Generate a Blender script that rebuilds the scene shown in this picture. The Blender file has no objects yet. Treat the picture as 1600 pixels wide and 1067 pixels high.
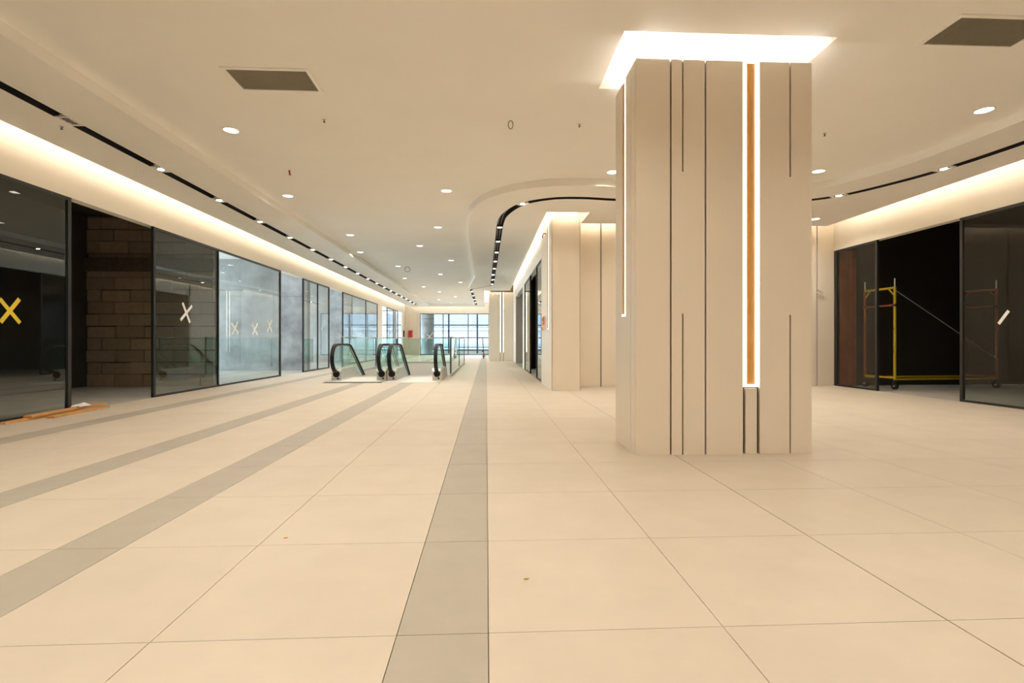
import bpy, bmesh, math, random
from mathutils import Vector, Matrix
random.seed(7)
SC = bpy.context.scene
COL = SC.collection

# ------------------------------------------------------------------ camera
F_PX = 810.0
YAW = math.atan(40 / F_PX)
cam_d = bpy.data.cameras.new('camera')
cam_d.sensor_width = 36.0
cam_d.lens = F_PX * 36.0 / 1600.0
cam_d.clip_start = 0.05
cam_d.clip_end = 400
cam = bpy.data.objects.new('camera', cam_d)
COL.objects.link(cam)
cam.location = (0, 0, 1.0)
cam.rotation_euler = (math.pi / 2, 0, -YAW)
SC.camera = cam

# ------------------------------------------------------------------ world and exposure
world = bpy.data.worlds.new('overcast_sky')
SC.world = world
world.use_nodes = True
bg = world.node_tree.nodes['Background']
SKY_COL = (0.76, 0.88, 1.0, 1)
bg.inputs[0].default_value = SKY_COL
bg.inputs[1].default_value = 12.5
vs = SC.view_settings
vs.view_transform = 'Standard'
vs.look = 'None'
vs.gamma = 1.0
vs.use_curve_mapping = False
vs.exposure = 0.14
SC.cycles.max_bounces = 10
SC.cycles.diffuse_bounces = 6
SC.cycles.glossy_bounces = 4
SC.cycles.transparent_max_bounces = 32
SC.cycles.sample_clamp_indirect = 8.0
SC.cycles.caustics_reflective = False
SC.cycles.caustics_refractive = False

WARM = (1.0, 0.87, 0.71)
LED_COVE = 21.0
LED_COL = 3.2
DOWN = 8.0          # visible glow of a downlight diffuser
DOWN_W = 26.0       # its beam, watts
SPOT = 130.0


def portal(name, loc, size, rot):
    l = bpy.data.lights.new(name, 'AREA')
    l.shape = 'RECTANGLE'
    l.size, l.size_y = size
    l.cycles.is_portal = True
    o = bpy.data.objects.new(name, l)
    COL.objects.link(o)
    o.location = loc
    o.rotation_euler = rot
    return o


# openings to the daylight guide the sky's sampling (they emit nothing themselves)
portal('daylight_portal', (-12.05, 15.2, 1.75), (2.9, 5.4), (0, -math.pi / 2, 0))
portal('daylight_portal', (-12.05, 21.9, 1.75), (2.9, 5.6), (0, -math.pi / 2, 0))
portal('daylight_portal', (-12.05, 28.6, 1.75), (2.9, 5.6), (0, -math.pi / 2, 0))
portal('daylight_portal', (-12.05, 35.1, 1.75), (2.9, 5.6), (0, -math.pi / 2, 0))
portal('daylight_portal', (-2.5, 43.1, 1.75), (10, 3.3), (-math.pi / 2, 0, 0))

# ------------------------------------------------------------------ key levels (metres)
Z_MAIN = 3.644      # main ceiling
Z_BAND = 3.527      # lower perimeter ceiling
Z_GLASS = 3.06      # head of the shop glazing
Z_ROOF = 3.86       # underside of the slab over everything
X_L = -5.95         # left shop line
X_R = 7.90          # right shop line
Y_P = 11.40         # panelled wall
X_C = 1.36          # right wall of the corridor
Y_PIL = 26.2        # pilaster
Y_END = 38.5        # far glazed screen
Y_BACK = -6.0


# ------------------------------------------------------------------ materials
def new_mat(name):
    m = bpy.data.materials.new(name)
    m.use_nodes = True
    return m, m.node_tree.nodes, m.node_tree.links


def pbr(name, col, rough=0.6, metal=0.0, spec=0.5, noise=0.0, nscale=4.0, bump=0.0, bscale=60.0, stretch=(1, 1, 1), rnd=0.0, detail=6):
    m, n, l = new_mat(name)
    b = n['Principled BSDF']
    b.inputs['Roughness'].default_value = rough
    b.inputs['Metallic'].default_value = metal
    b.inputs['Specular IOR Level'].default_value = spec
    b.inputs['Base Color'].default_value = (*col, 1)
    if noise or bump or rnd:
        tc = n.new('ShaderNodeNewGeometry')
        mp = n.new('ShaderNodeMapping')
        mp.inputs['Scale'].default_value = stretch
        l.new(tc.outputs['Position'], mp.inputs['Vector'])
    if noise or rnd:
        nt = n.new('ShaderNodeTexNoise')
        nt.inputs['Scale'].default_value = nscale
        nt.inputs['Detail'].default_value = detail
        nt.inputs['Roughness'].default_value = 0.6
        l.new(mp.outputs['Vector'], nt.inputs['Vector'])
        mr = n.new('ShaderNodeMapRange')
        mr.inputs['From Min'].default_value = 0.25
        mr.inputs['From Max'].default_value = 0.75
        mr.inputs['To Min'].default_value = 1 - noise
        mr.inputs['To Max'].default_value = 1 + noise
        l.new(nt.outputs['Fac'], mr.inputs['Value'])
        val = mr.outputs['Result']
        if rnd:
            oi = n.new('ShaderNodeObjectInfo')
            mr2 = n.new('ShaderNodeMapRange')
            mr2.inputs['To Min'].default_value = 1 - rnd
            mr2.inputs['To Max'].default_value = 1 + rnd
            l.new(oi.outputs['Random'], mr2.inputs['Value'])
            mu = n.new('ShaderNodeMath')
            mu.operation = 'MULTIPLY'
            l.new(val, mu.inputs[0])
            l.new(mr2.outputs['Result'], mu.inputs[1])
            val = mu.outputs['Value']
        vm = n.new('ShaderNodeVectorMath')
        vm.operation = 'SCALE'
        vm.inputs[0].default_value = col
        l.new(val, vm.inputs['Scale'])
        l.new(vm.outputs['Vector'], b.inputs['Base Color'])
    if bump:
        nb = n.new('ShaderNodeTexNoise')
        nb.inputs['Scale'].default_value = bscale
        nb.inputs['Detail'].default_value = 3
        l.new(mp.outputs['Vector'], nb.inputs['Vector'])
        bp = n.new('ShaderNodeBump')
        bp.inputs['Strength'].default_value = bump
        bp.inputs['Distance'].default_value = 0.01
        l.new(nb.outputs['Fac'], bp.inputs['Height'])
        l.new(bp.outputs['Normal'], b.inputs['Normal'])
    return m


def emit(name, col, strength):
    m, n, l = new_mat(name)
    n.remove(n['Principled BSDF'])
    e = n.new('ShaderNodeEmission')
    e.inputs[0].default_value = (*col, 1)
    e.inputs[1].default_value = strength
    l.new(e.outputs[0], n['Material Output'].inputs[0])
    return m


def glass(name, tint, ior=1.62, rough=0.0):
    """thin architectural glass: clear tinted transmission with a Fresnel reflection on its outer faces"""
    m, n, l = new_mat(name)
    n.remove(n['Principled BSDF'])
    tr = n.new('ShaderNodeBsdfTransparent')
    tr.inputs[0].default_value = (*tint, 1)
    gl = n.new('ShaderNodeBsdfGlossy')
    gl.inputs['Roughness'].default_value = rough
    gl.inputs['Color'].default_value = (0.95, 0.98, 0.97, 1)
    fr = n.new('ShaderNodeFresnel')
    fr.inputs['IOR'].default_value = ior
    ge = n.new('ShaderNodeNewGeometry')
    inv = n.new('ShaderNodeMath')
    inv.operation = 'SUBTRACT'
    inv.inputs[0].default_value = 1.0
    l.new(ge.outputs['Backfacing'], inv.inputs[1])
    mu = n.new('ShaderNodeMath')
    mu.operation = 'MULTIPLY'
    l.new(fr.outputs[0], mu.inputs[0])
    l.new(inv.outputs[0], mu.inputs[1])
    mx = n.new('ShaderNodeMixShader')
    l.new(mu.outputs[0], mx.inputs[0])
    l.new(tr.outputs[0], mx.inputs[1])
    l.new(gl.outputs[0], mx.inputs[2])
    l.new(mx.outputs[0], n['Material Output'].inputs[0])
    return m


M = {}
M['ceiling'] = pbr('ceiling_paint', (0.93, 0.90, 0.845), 0.85, spec=0.2, noise=0.02, nscale=1.2)
M['plaster'] = pbr('wall_plaster', (0.82, 0.78, 0.71), 0.8, spec=0.25, noise=0.015, nscale=2)
M['slab'] = pbr('cream_stone', (0.62, 0.55, 0.46), 0.5, spec=0.35, noise=0.05, nscale=2.5, bump=0.03, bscale=40, rnd=0.018, stretch=(1, 1, 1))
M['strip'] = pbr('grey_beige_stone', (0.43, 0.395, 0.335), 0.5, spec=0.35, noise=0.05, nscale=5, bump=0.03, bscale=60, rnd=0.02)
M['grout'] = pbr('grout', (0.36, 0.29, 0.20), 0.9)
M['panel'] = pbr('beige_metal_cladding', (0.82, 0.74, 0.63), 0.42, metal=0.15, spec=0.4, noise=0.025, nscale=1.5, bump=0.05, bscale=90, stretch=(1, 1, 0.02), rnd=0.012)
M['panel_edge'] = pbr('cladding_core', (0.10, 0.075, 0.05), 0.8)
M['gold'] = pbr('gold_oak_back', (0.55, 0.26, 0.05), 0.5, metal=0.0, noise=0.2, nscale=14, stretch=(6, 6, 0.6))
M['white_led'] = emit('column_led_light', (1.0, 0.90, 0.74), LED_COL)
M['crown_led'] = emit('crown_led_light', (1.0, 0.94, 0.86), 60.0)
M['cove_led'] = emit('cove_led_light', WARM, LED_COVE)
M['down'] = emit('downlight_light', (1.0, 0.92, 0.80), DOWN)
M['spot'] = emit('spot_light', (1.0, 0.88, 0.72), SPOT)
M['black'] = pbr('black_slot', (0.008, 0.008, 0.008), 0.7)
M['frame'] = pbr('dark_grey_metal', (0.028, 0.029, 0.03), 0.4, metal=0.3)
M['white'] = pbr('white_enamel', (0.82, 0.80, 0.76), 0.4)
M['lens_off'] = pbr('unlit_lens', (0.25, 0.22, 0.18), 0.25)
M['glass'] = glass('shop_glass', (0.81, 0.845, 0.845), 1.75)
M['glass_dark'] = glass('dark_shop_glass', (0.80, 0.83, 0.82), 1.45)
M['railglass'] = glass('balustrade_glass', (0.80, 0.91, 0.885), 1.55)
M['farglass'] = glass('screen_glass', (0.92, 0.95, 0.96), 1.5)
M['concrete'] = pbr('raw_concrete', (0.29, 0.295, 0.29), 0.85, noise=0.5, nscale=1.5, bump=0.3, bscale=12, detail=9)
M['block'] = pbr('aerated_block', (0.36, 0.28, 0.19), 0.95, noise=0.12, nscale=8, bump=0.4, bscale=40, rnd=0.10)
M['mortar'] = pbr('rough_mortar', (0.13, 0.10, 0.07), 0.95, noise=0.25, nscale=12)
M['shop_shade'] = pbr('dark_brown_shop_shade', (0.035, 0.028, 0.02), 0.7, noise=0.3, nscale=2)  # gloom inside the first open shop, put into the wall and soffit colour
M['dark'] = pbr('unlit_shop_painted_shade', (0.022, 0.016, 0.011), 0.75, noise=0.2, nscale=2)  # darkness of the unlit shop interiors painted into their surfaces
M['rust'] = pbr('rust_red_primer_and_shade', (0.26, 0.07, 0.028), 0.7, noise=0.35, nscale=5)  # boarding and cross tubes by nature; painted shade on other scaffold parts
M['screed'] = pbr('cement_screed', (0.42, 0.40, 0.36), 0.85, noise=0.15, nscale=3)
M['vent'] = pbr('vent_mesh_grey', (0.24, 0.205, 0.15), 0.7)
M['yellow'] = pbr('yellow_paint', (0.50, 0.36, 0.015), 0.45)
M['steel'] = pbr('brushed_steel', (0.62, 0.60, 0.56), 0.35, metal=0.7)
M['rubber'] = pbr('black_rubber', (0.010, 0.010, 0.011), 0.5, spec=0.25)
M['wood'] = pbr('pine_timber', (0.62, 0.34, 0.12), 0.6, noise=0.18, nscale=10, stretch=(5, 0.8, 5), rnd=0.12)
M['cloth'] = pbr('pale_rag', (0.82, 0.74, 0.70), 0.9)
M['tape_y'] = pbr('yellow_tape', (0.80, 0.58, 0.03), 0.5)
M['tape_w'] = pbr('white_tape', (0.88, 0.87, 0.85), 0.5)
M['tape_o'] = pbr('orange_tape', (0.90, 0.30, 0.04), 0.5)
M['red'] = pbr('fire_red', (0.50, 0.02, 0.02), 0.4)
M['wire'] = pbr('dark_cable', (0.10, 0.07, 0.05), 0.6)
M['wire_w'] = pbr('pale_cable', (0.75, 0.70, 0.62), 0.6)
M['wire_r'] = pbr('red_cable', (0.30, 0.03, 0.02), 0.6)
M['greywall'] = pbr('grey_beige_paint', (0.42, 0.38, 0.33), 0.8)
M['facade'] = pbr('pale_facade', (0.20, 0.205, 0.21), 0.7)
M['facade_glass'] = pbr('facade_glazing', (0.13, 0.15, 0.17), 0.25, spec=0.3)
M['mullion'] = pbr('blue_grey_mullion', (0.07, 0.09, 0.12), 0.5, metal=0.2)
M['step'] = pbr('escalator_step_metal', (0.30, 0.30, 0.30), 0.45, metal=0.6)


# ------------------------------------------------------------------ object helpers
ORG = {}


def origin(o):
    return ORG.get(o.name, Vector((0, 0, 0)))


def obj(name, bm, mat, parent=None, smooth=False):
    """link a bmesh given in world coordinates as one mesh object"""
    if parent is not None:
        bmesh.ops.translate(bm, verts=bm.verts, vec=-origin(parent))
    bmesh.ops.recalc_face_normals(bm, faces=bm.faces)
    me = bpy.data.meshes.new(name)
    bm.to_mesh(me)
    bm.free()
    me.materials.append(M[mat] if isinstance(mat, str) else mat)
    if smooth:
        for p in me.polygons:
            p.use_smooth = True
    o = bpy.data.objects.new(name, me)
    COL.objects.link(o)
    if parent is not None:
        o.parent = parent
        ORG[o.name] = origin(parent)
    return o


def tag(o, label, cat, group=None, kind=None):
    o['label'] = label
    o['category'] = cat
    if group:
        o['group'] = group
    if kind:
        o['kind'] = kind
    return o


def thing(name, label, cat, loc=(0, 0, 0), group=None, kind=None):
    o = bpy.data.objects.new(name, None)
    o.empty_display_size = 0.1
    COL.objects.link(o)
    o.location = loc
    ORG[o.name] = Vector(loc)
    return tag(o, label, cat, group, kind)


def copy_tree(o, parent=None):
    c = o.copy()
    COL.objects.link(c)
    if parent is not None:
        c.parent = parent
    for ch in list(o.children):
        copy_tree(ch, c)
    return c


def box(bm, x0, x1, y0, y1, z0, z1):
    v = [bm.verts.new(p) for p in ((x0, y0, z0), (x1, y0, z0), (x1, y1, z0), (x0, y1, z0), (x0, y0, z1), (x1, y0, z1), (x1, y1, z1), (x0, y1, z1))]
    for f in ((0, 3, 2, 1), (4, 5, 6, 7), (0, 1, 5, 4), (1, 2, 6, 5), (2, 3, 7, 6), (3, 0, 4, 7)):
        bm.faces.new([v[i] for i in f])
    return v


def B(*bxs):
    bm = bmesh.new()
    for b in bxs:
        box(bm, *b)
    return bm


def obox(bm, c, ax, ay, az, sx, sy, sz):
    """box centred at c with unit axes ax, ay, az and full sizes"""
    c = Vector(c)
    vs_ = []
    for k in (-.5, .5):
        for j, i in ((-.5, -.5), (-.5, .5), (.5, .5), (.5, -.5)):
            vs_.append(bm.verts.new(c + Vector(ax) * i * sx + Vector(ay) * j * sy + Vector(az) * k * sz))
    for f in ((0, 3, 2, 1), (4, 5, 6, 7), (0, 1, 5, 4), (1, 2, 6, 5), (2, 3, 7, 6), (3, 0, 4, 7)):
        bm.faces.new([vs_[i] for i in f])


def cyl(bm, p0, p1, r, seg=12, r1=None):
    p0, p1 = Vector(p0), Vector(p1)
    d = (p1 - p0).normalized()
    u = d.orthogonal().normalized()
    w = d.cross(u)
    r1 = r if r1 is None else r1
    a, b = [], []
    for i in range(seg):
        t = 2 * math.pi * i / seg
        e = u * math.cos(t) + w * math.sin(t)
        a.append(bm.verts.new(p0 + e * r))
        b.append(bm.verts.new(p1 + e * r1))
    for i in range(seg):
        j = (i + 1) % seg
        bm.faces.new((a[i], a[j], b[j], b[i]))
    bm.faces.new(a[::-1])
    bm.faces.new(b)


def tube(bm, pts, r, seg=6, closed=False):
    pts = [Vector(p) for p in pts]
    n = len(pts)
    rings = []
    prev = None
    for i, p in enumerate(pts):
        if closed:
            d = pts[(i + 1) % n] - pts[i - 1]
        else:
            d = pts[min(i + 1, n - 1)] - pts[max(i - 1, 0)]
        d.normalize()
        u = d.orthogonal().normalized() if prev is None else (prev - d * prev.dot(d)).normalized()
        prev = u
        w = d.cross(u)
        rings.append([bm.verts.new(p + u * r * math.cos(2 * math.pi * k / seg) + w * r * math.sin(2 * math.pi * k / seg)) for k in range(seg)])
    m = n if closed else n - 1
    for i in range(m):
        a, b = rings[i], rings[(i + 1) % n]
        for k in range(seg):
            bm.faces.new((a[k], a[(k + 1) % seg], b[(k + 1) % seg], b[k]))
    if not closed:
        bm.faces.new(rings[0][::-1])
        bm.faces.new(rings[-1])


def sweep_yz(bm, path, x0, x1, w):
    """ribbon of thickness w (inwards) and width x0..x1 following a (y, z) path"""
    rings = []
    n = len(path)
    for i in range(n):
        a = Vector(path[max(i - 1, 0)])
        b = Vector(path[min(i + 1, n - 1)])
        d = (b - a).normalized()
        nm = Vector((-d.y, d.x))
        p = Vector(path[i])
        q = p - nm * w
        rings.append([bm.verts.new((x0, p.x, p.y)), bm.verts.new((x1, p.x, p.y)), bm.verts.new((x1, q.x, q.y)), bm.verts.new((x0, q.x, q.y))])
    for i in range(n - 1):
        a, b = rings[i], rings[i + 1]
        for k in range(4):
            bm.faces.new((a[k], a[(k + 1) % 4], b[(k + 1) % 4], b[k]))
    bm.faces.new(rings[0][::-1])
    bm.faces.new(rings[-1])


def fill(loops, z, t):
    """flat polygon with holes at height z, given thickness t upwards (or downwards)"""
    bm = bmesh.new()
    es = []
    for lp in loops:
        v = [bm.verts.new((p[0], p[1], z)) for p in lp]
        for i in range(len(v)):
            es.append(bm.edges.new((v[i], v[(i + 1) % len(v)])))
    bmesh.ops.triangle_fill(bm, use_beauty=True, use_dissolve=False, edges=es, normal=(0, 0, 1))
    if t:
        r = bmesh.ops.extrude_face_region(bm, geom=bm.faces[:])
        bmesh.ops.translate(bm, verts=[g for g in r['geom'] if isinstance(g, bmesh.types.BMVert)], vec=(0, 0, t))
    return bm


def rect(x0, x1, y0, y1):
    return [(x0, y0), (x1, y0), (x1, y1), (x0, y1)]


def ribbon(bm, path, off, z0, z1, closed=False):
    """vertical band along an offset of a plan path"""
    p = offset(path, off, closed)
    a = [bm.verts.new((q[0], q[1], z0)) for q in p]
    b = [bm.verts.new((q[0], q[1], z1)) for q in p]
    n = len(p)
    for i in range(n if closed else n - 1):
        j = (i + 1) % n
        bm.faces.new((a[i], a[j], b[j], b[i]))


def hband(bm, path, o0, o1, z, closed=False):
    p, q = offset(path, o0, closed), offset(path, o1, closed)
    a = [bm.verts.new((c[0], c[1], z)) for c in p]
    b = [bm.verts.new((c[0], c[1], z)) for c in q]
    n = len(p)
    for i in range(n if closed else n - 1):
        j = (i + 1) % n
        bm.faces.new((a[i], a[j], b[j], b[i]))


def offset(path, d, closed=False):
    """mitred offset of a plan path, positive to the right of its direction"""
    n = len(path)
    out = []
    for i in range(n):
        p = Vector(path[i][:2])
        if closed:
            a, b = Vector(path[i - 1][:2]), Vector(path[(i + 1) % n][:2])
        else:
            a, b = Vector(path[max(i - 1, 0)][:2]), Vector(path[min(i + 1, n - 1)][:2])
        d1 = (p - a) if (p - a).length > 1e-9 else (b - p)
        d2 = (b - p) if (b - p).length > 1e-9 else (p - a)
        d1.normalize()
        d2.normalize()
        n1 = Vector((d1.y, -d1.x))
        n2 = Vector((d2.y, -d2.x))
        m = n1 + n2
        m = m / max(m.length_squared, 1e-6) * 2
        out.append(p + m * d)
    return out


def spline(pts, k=8):
    out = []
    n = len(pts)
    for i in range(n - 1):
        p0, p1, p2, p3 = (Vector(pts[max(i - 1, 0)]), Vector(pts[i]), Vector(pts[i + 1]), Vector(pts[min(i + 2, n - 1)]))
        for j in range(k):
            t = j / k
            out.append(0.5 * ((2 * p1) + (p2 - p0) * t + (2 * p0 - 5 * p1 + 4 * p2 - p3) * t * t + (3 * p1 - p0 - 3 * p2 + p3) * t ** 3))
    out.append(Vector(pts[-1]))
    return out


# ================================================================== FLOOR
WELL = (-4.02, -1.08, 15.3, 23.8)      # escalator well x0 x1 y0 y1
floor = tag(obj('floor', fill([rect(-12.2, 14.0, -6.2, 43.3), rect(*WELL)], -0.012, -0.25), 'grout'),
            'cream stone slab floor with grey beige stripes running down the hall', 'floor', kind='structure')
ROW0, ROW = 0.96 - 0.82 * 9, 0.82
XS = [(-5.93, -5.03, 0), (-5.03, -4.72, 1), (-4.72, -3.965, 0), (-3.965, -3.21, 0), (-3.21, -2.915, 1), (-2.915, -2.07, 0),
      (-2.07, -1.76, 1), (-1.76, -1.117, 0), (-1.117, -0.305, 0), (-0.305, 0.007, 1)]
x = 0.007
while x < 7.3:
    XS.append((x, x + 0.822, 0))
    x += 0.822
XS.append((x, 7.88, 0))
G = 0.0016
LAND = (-3.95, -1.14, 12.69, 15.3)       # escalator landing plates take the place of slabs


def cut(r, h):
    """rectangle r minus rectangle h"""
    x0, x1, y0, y1 = r
    a0, a1, b0, b1 = h
    if x1 <= a0 or x0 >= a1 or y1 <= b0 or y0 >= b1:
        return [r]
    o = []
    if x0 < a0:
        o.append((x0, a0, y0, y1))
    if x1 > a1:
        o.append((a1, x1, y0, y1))
    xa, xb = max(x0, a0), min(x1, a1)
    if y0 < b0:
        o.append((xa, xb, y0, b0))
    if y1 > b1:
        o.append((xa, xb, b1, y1))
    return [q for q in o if q[1] - q[0] > .01 and q[3] - q[2] > .01]


slab_cache = {}


def slab_piece(r, mat):
    key = (round(r[1] - r[0], 3), round(r[3] - r[2], 3), mat)
    if key not in slab_cache:
        w, d = key[0] / 2 - G, key[1] / 2 - G
        bm = B((-w, w, -d, d, -0.012, 0.0))
        bmesh.ops.recalc_face_normals(bm, faces=bm.faces)
        me = bpy.data.meshes.new('slab')
        bm.to_mesh(me)
        bm.free()
        me.materials.append(M[mat])
        slab_cache[key] = me
    o = bpy.data.objects.new('stripe_slab' if mat == 'strip' else 'floor_slab', slab_cache[key])
    COL.objects.link(o)
    o.parent = floor
    o.location = ((r[0] + r[1]) / 2, (r[2] + r[3]) / 2, 0)


far_a, far_b = bmesh.new(), bmesh.new()
nparts = 0
for k in range(0, 56):
    y0 = ROW0 + ROW * k
    y1 = min(y0 + ROW, Y_END - 0.03)
    if y0 < -5.9 or y0 > Y_END - .1:
        continue
    for (a, b, st) in XS:
        if abs(a - 1.651) < .01:
            a += .004
        if a > 1.3 and y0 > 11.3:
            continue
        bb, yy = b, y1
        if y0 < 11.38 < y1 and a > 1.3:
            yy = 11.38
        if b > 1.34 and y0 > 11.3:
            bb = 1.34
        if y0 >= Y_PIL - .8 and b > 0.1:
            bb = min(bb, 0.14) if y0 > Y_PIL else bb
            if bb - a < .05:
                continue
        rs = [(a, bb, y0, yy)]
        for hole in (WELL, LAND):
            rs = [q for r in rs for q in cut(r, hole)]
        for r in rs:
            near = 0.9 < y0 < 13.2
            if near and nparts < 296:
                slab_piece(r, 'strip' if st else 'slab')
                nparts += 1
            else:
                box(far_b if st else far_a, r[0] + G, r[1] - G, r[2] + G, r[3] - G, -0.012, 0)
o = obj('floor_slabs', far_a, 'slab', floor)
o['kind'] = 'stuff'
o = obj('stripe_slabs', far_b, 'strip', floor)
o['kind'] = 'stuff'
# shop floors and the passage floors
obj('shop_screed', B((-12.0, X_L - .02, -6, Y_END, -0.012, -0.002), (7.9, 13.9, -6, 11.4, -0.012, -0.002), (1.36, 7.9, 11.55, 26, -0.012, -0.002)), 'screed', floor)
obj('gallery_screed', B((-12.0, 6.0, Y_END, 43.2, -0.012, -0.002)), 'screed', floor)

# escalator well and the storey below it
wx0, wx1, wy0, wy1 = WELL
LX0, LX1, LY0, LY1, LZ = -9.0, 4.0, 11.0, 33.0, -4.5
tag(obj('wall_lower', B((LX0 - .1, LX0, LY0, LY1, LZ, -.27), (LX1, LX1 + .1, LY0, LY1, LZ, -.27), (LX0, LX1, LY1, LY1 + .1, LZ, -.27), (LX0, LX1, LY0 - .1, LY0, LZ, -.27)), 'plaster'),
    'pale walls of the storey below the escalators', 'wall', kind='structure')
tag(obj('floor_lower', B((LX0, LX1, LY0, LY1, LZ - .1, LZ)), 'slab'), 'stone floor of the storey below the escalators', 'floor', kind='structure')
tag(obj('ceiling_lower', fill([rect(LX0, LX1, LY0, LY1), rect(wx0 - .05, wx1 + .05, wy0 - .05, wy1 + .05)], -.28, .012), 'ceiling'), 'pale ceiling of the storey below the escalators', 'ceiling', kind='structure')
tag(obj('trim_1', B((wx0 + .001, wx0 + .02, wy0 + .021, wy1 - .021, -.8, .006), (wx1 - .02, wx1 - .001, wy0 + .021, wy1 - .021, -.8, .006), (wx0 + .001, wx1 - .001, wy1 - .02, wy1 - .001, -.8, .006)), 'white'),
    'white fascia trim lining the edge of the escalator well', 'trim', kind='structure')

# ================================================================== CEILING
RIGHT_SLOT = spline([(6.86, -4.4), (6.86, 2), (6.86, 5.2), (6.82, 6.3), (6.72, 7.2), (6.5, 7.95), (6.1, 8.72), (5.5, 9.1), (4.6, 9.22), (3.5, 9.22), (2.3, 9.14),
                     (1.65, 9.06), (1.13, 9.14), (0.66, 9.52), (0.38, 10.3), (0.3, 11.15), (0.29, 13.0), (0.27, 18), (0.25, 23.3)], 8)
JOG = [Vector(p) for p in ((-0.74, 25.2), (-0.70, 36.0))]
LEFT_SLOT = [Vector((-4.78, -4.4)), Vector((-4.78, 36.0))]
SW = 0.07
step_curve = [p for p in offset(RIGHT_SLOT, -0.72)][:-17]
MAINPOLY = [(-3.99, -5.2), (6.14, -5.2)] + [(p.x, p.y) for p in step_curve if p.y > -4.5] + [(-0.45, 20.5), (-0.86, 25.0), (-0.90, 36.4), (-3.99, 36.4)]
EDGE = [(-5.54, -5.6), (7.45, -5.6), (7.45, 11.0), (2.02, 11.0), (2.02, 10.06), (1.17, 10.06), (1.17, 25.75), (-0.12, 25.75), (-0.12, 37.75), (-5.54, 37.75)]
REC = (1.175, 3.05, 4.36, 5.37)


def slot_loop(path):
    a, b = offset(path, -SW), offset(path, SW)
    return [tuple(p) for p in a] + [tuple(p) for p in reversed(b)]


ceil = tag(obj('ceiling', fill([MAINPOLY, rect(*REC)], Z_MAIN, 0.02), 'ceiling'),
           'cream painted suspended ceiling dotted with round downlights', 'ceiling', kind='structure')
JSLOT = [Vector((-0.74, 25.3)), Vector((-0.70, 36.0))]
obj('perimeter_ceiling', fill([EDGE, MAINPOLY, slot_loop(LEFT_SLOT), slot_loop(RIGHT_SLOT), slot_loop(JSLOT)], Z_BAND, 0.02), 'ceiling', ceil)
bm = bmesh.new()
ribbon(bm, MAINPOLY, 0.0, Z_BAND + .02, Z_MAIN, True)
obj('ceiling_step', bm, 'ceiling', ceil)
# ceiling lip and the back of the light cove
bm = bmesh.new()
ribbon(bm, EDGE, 0.0, Z_BAND + .02, Z_BAND + .045, True)
hband(bm, EDGE, 0.0, -0.015, Z_BAND + .045, True)
ribbon(bm, EDGE, -0.15, Z_BAND + .02, Z_ROOF, True)
obj('cove_lip', bm, 'ceiling', ceil)
# thin dark jog joining the two runs of the slot
jog_pts = [Vector((0.25, 23.35)), Vector((0.15, 23.6)), Vector((-0.68, 25.05)), Vector((-0.74, 25.3))]
bm = bmesh.new()
hband(bm, jog_pts, -0.03, 0.03, Z_BAND - .003)
obj('shadow_gap', bm, 'black', ceil)
# recess above the big column
bm = bmesh.new()
x0, x1, y0, y1 = REC
loop = rect(*REC)
ribbon(bm, loop, 0, Z_MAIN + .02, Z_ROOF, True)
obj('column_recess', bm, 'white', ceil)
tag(obj('ceiling_slab', B((-12.2, 14.0, -6.2, 43.3, Z_ROOF, Z_ROOF + .2)), 'plaster'), 'plain slab closing the ceiling void over the hall', 'ceiling', kind='structure')


def channel(path, name, label):
    bm = bmesh.new()
    ribbon(bm, path, -SW + .002, Z_BAND - .001, Z_BAND + .11)
    ribbon(bm, path, SW - .002, Z_BAND - .001, Z_BAND + .11)
    hband(bm, path, -SW, SW, Z_BAND + .11)
    tr = tag(obj(name, bm, 'black'), label, 'light track', kind='structure')
    bm = bmesh.new()
    for d in (-.03, .03):
        p = offset(path, d)
        tube(bm, [(q.x, q.y, Z_BAND + .085) for q in p], .008, 4)
    obj('rail', bm, 'steel', tr)
    return tr


channel(LEFT_SLOT, 'trim_2', 'straight black recessed light slot beside the left cove')
channel(RIGHT_SLOT, 'trim_3', 'curving black recessed light slot sweeping behind the big column')
channel(JSLOT, 'trim_4', 'short black recessed light slot beyond the jog in the corridor ceiling')

# LED strips of the cove
cove = thing('cove_light', 'continuous warm light strip hidden in the perimeter cove', 'light', (0, 0, 0))
bm = bmesh.new()
ribbon(bm, EDGE, -0.045, Z_BAND + .03, Z_BAND + .075, True)
obj('led_strip', bm, 'cove_led', cove)

# ================================================================== WALLS
wl = tag(obj('wall_left', B((X_L - .16, X_L, Y_BACK, Y_END, Z_GLASS, Z_ROOF)), 'plaster'), 'cream plaster bulkhead above the left row of shop glazing', 'wall', kind='structure')
wr = tag(obj('wall_right', B((X_R, X_R + .16, Y_BACK, Y_P + .16, Z_GLASS, Z_ROOF)), 'plaster'), 'cream plaster bulkhead above the dark shop beside the big column', 'wall', kind='structure')
tag(obj('wall_rear', B((-12.2, 14, -6.2, Y_BACK, 0, Z_ROOF)), 'plaster'), 'plain cream wall closing the hall', 'wall', kind='structure')
wf = tag(obj('wall_far', B((X_L - .16, 0.4, Y_END, Y_END + .16, Z_GLASS, Z_ROOF), (X_L - .16, -4.87, Y_END + .02, Y_END + .16, 0, Z_GLASS)), 'plaster'),
         'cream bulkhead and panels at the far end around the daylit screen', 'wall', kind='structure')
for a, b in ((X_L + .005, -5.66), (-5.65, -5.12), (-5.11, -4.88)):
    obj('panel', B((a, b, Y_END - .01, Y_END + .02, 0, Z_GLASS)), 'panel', wf)
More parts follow.
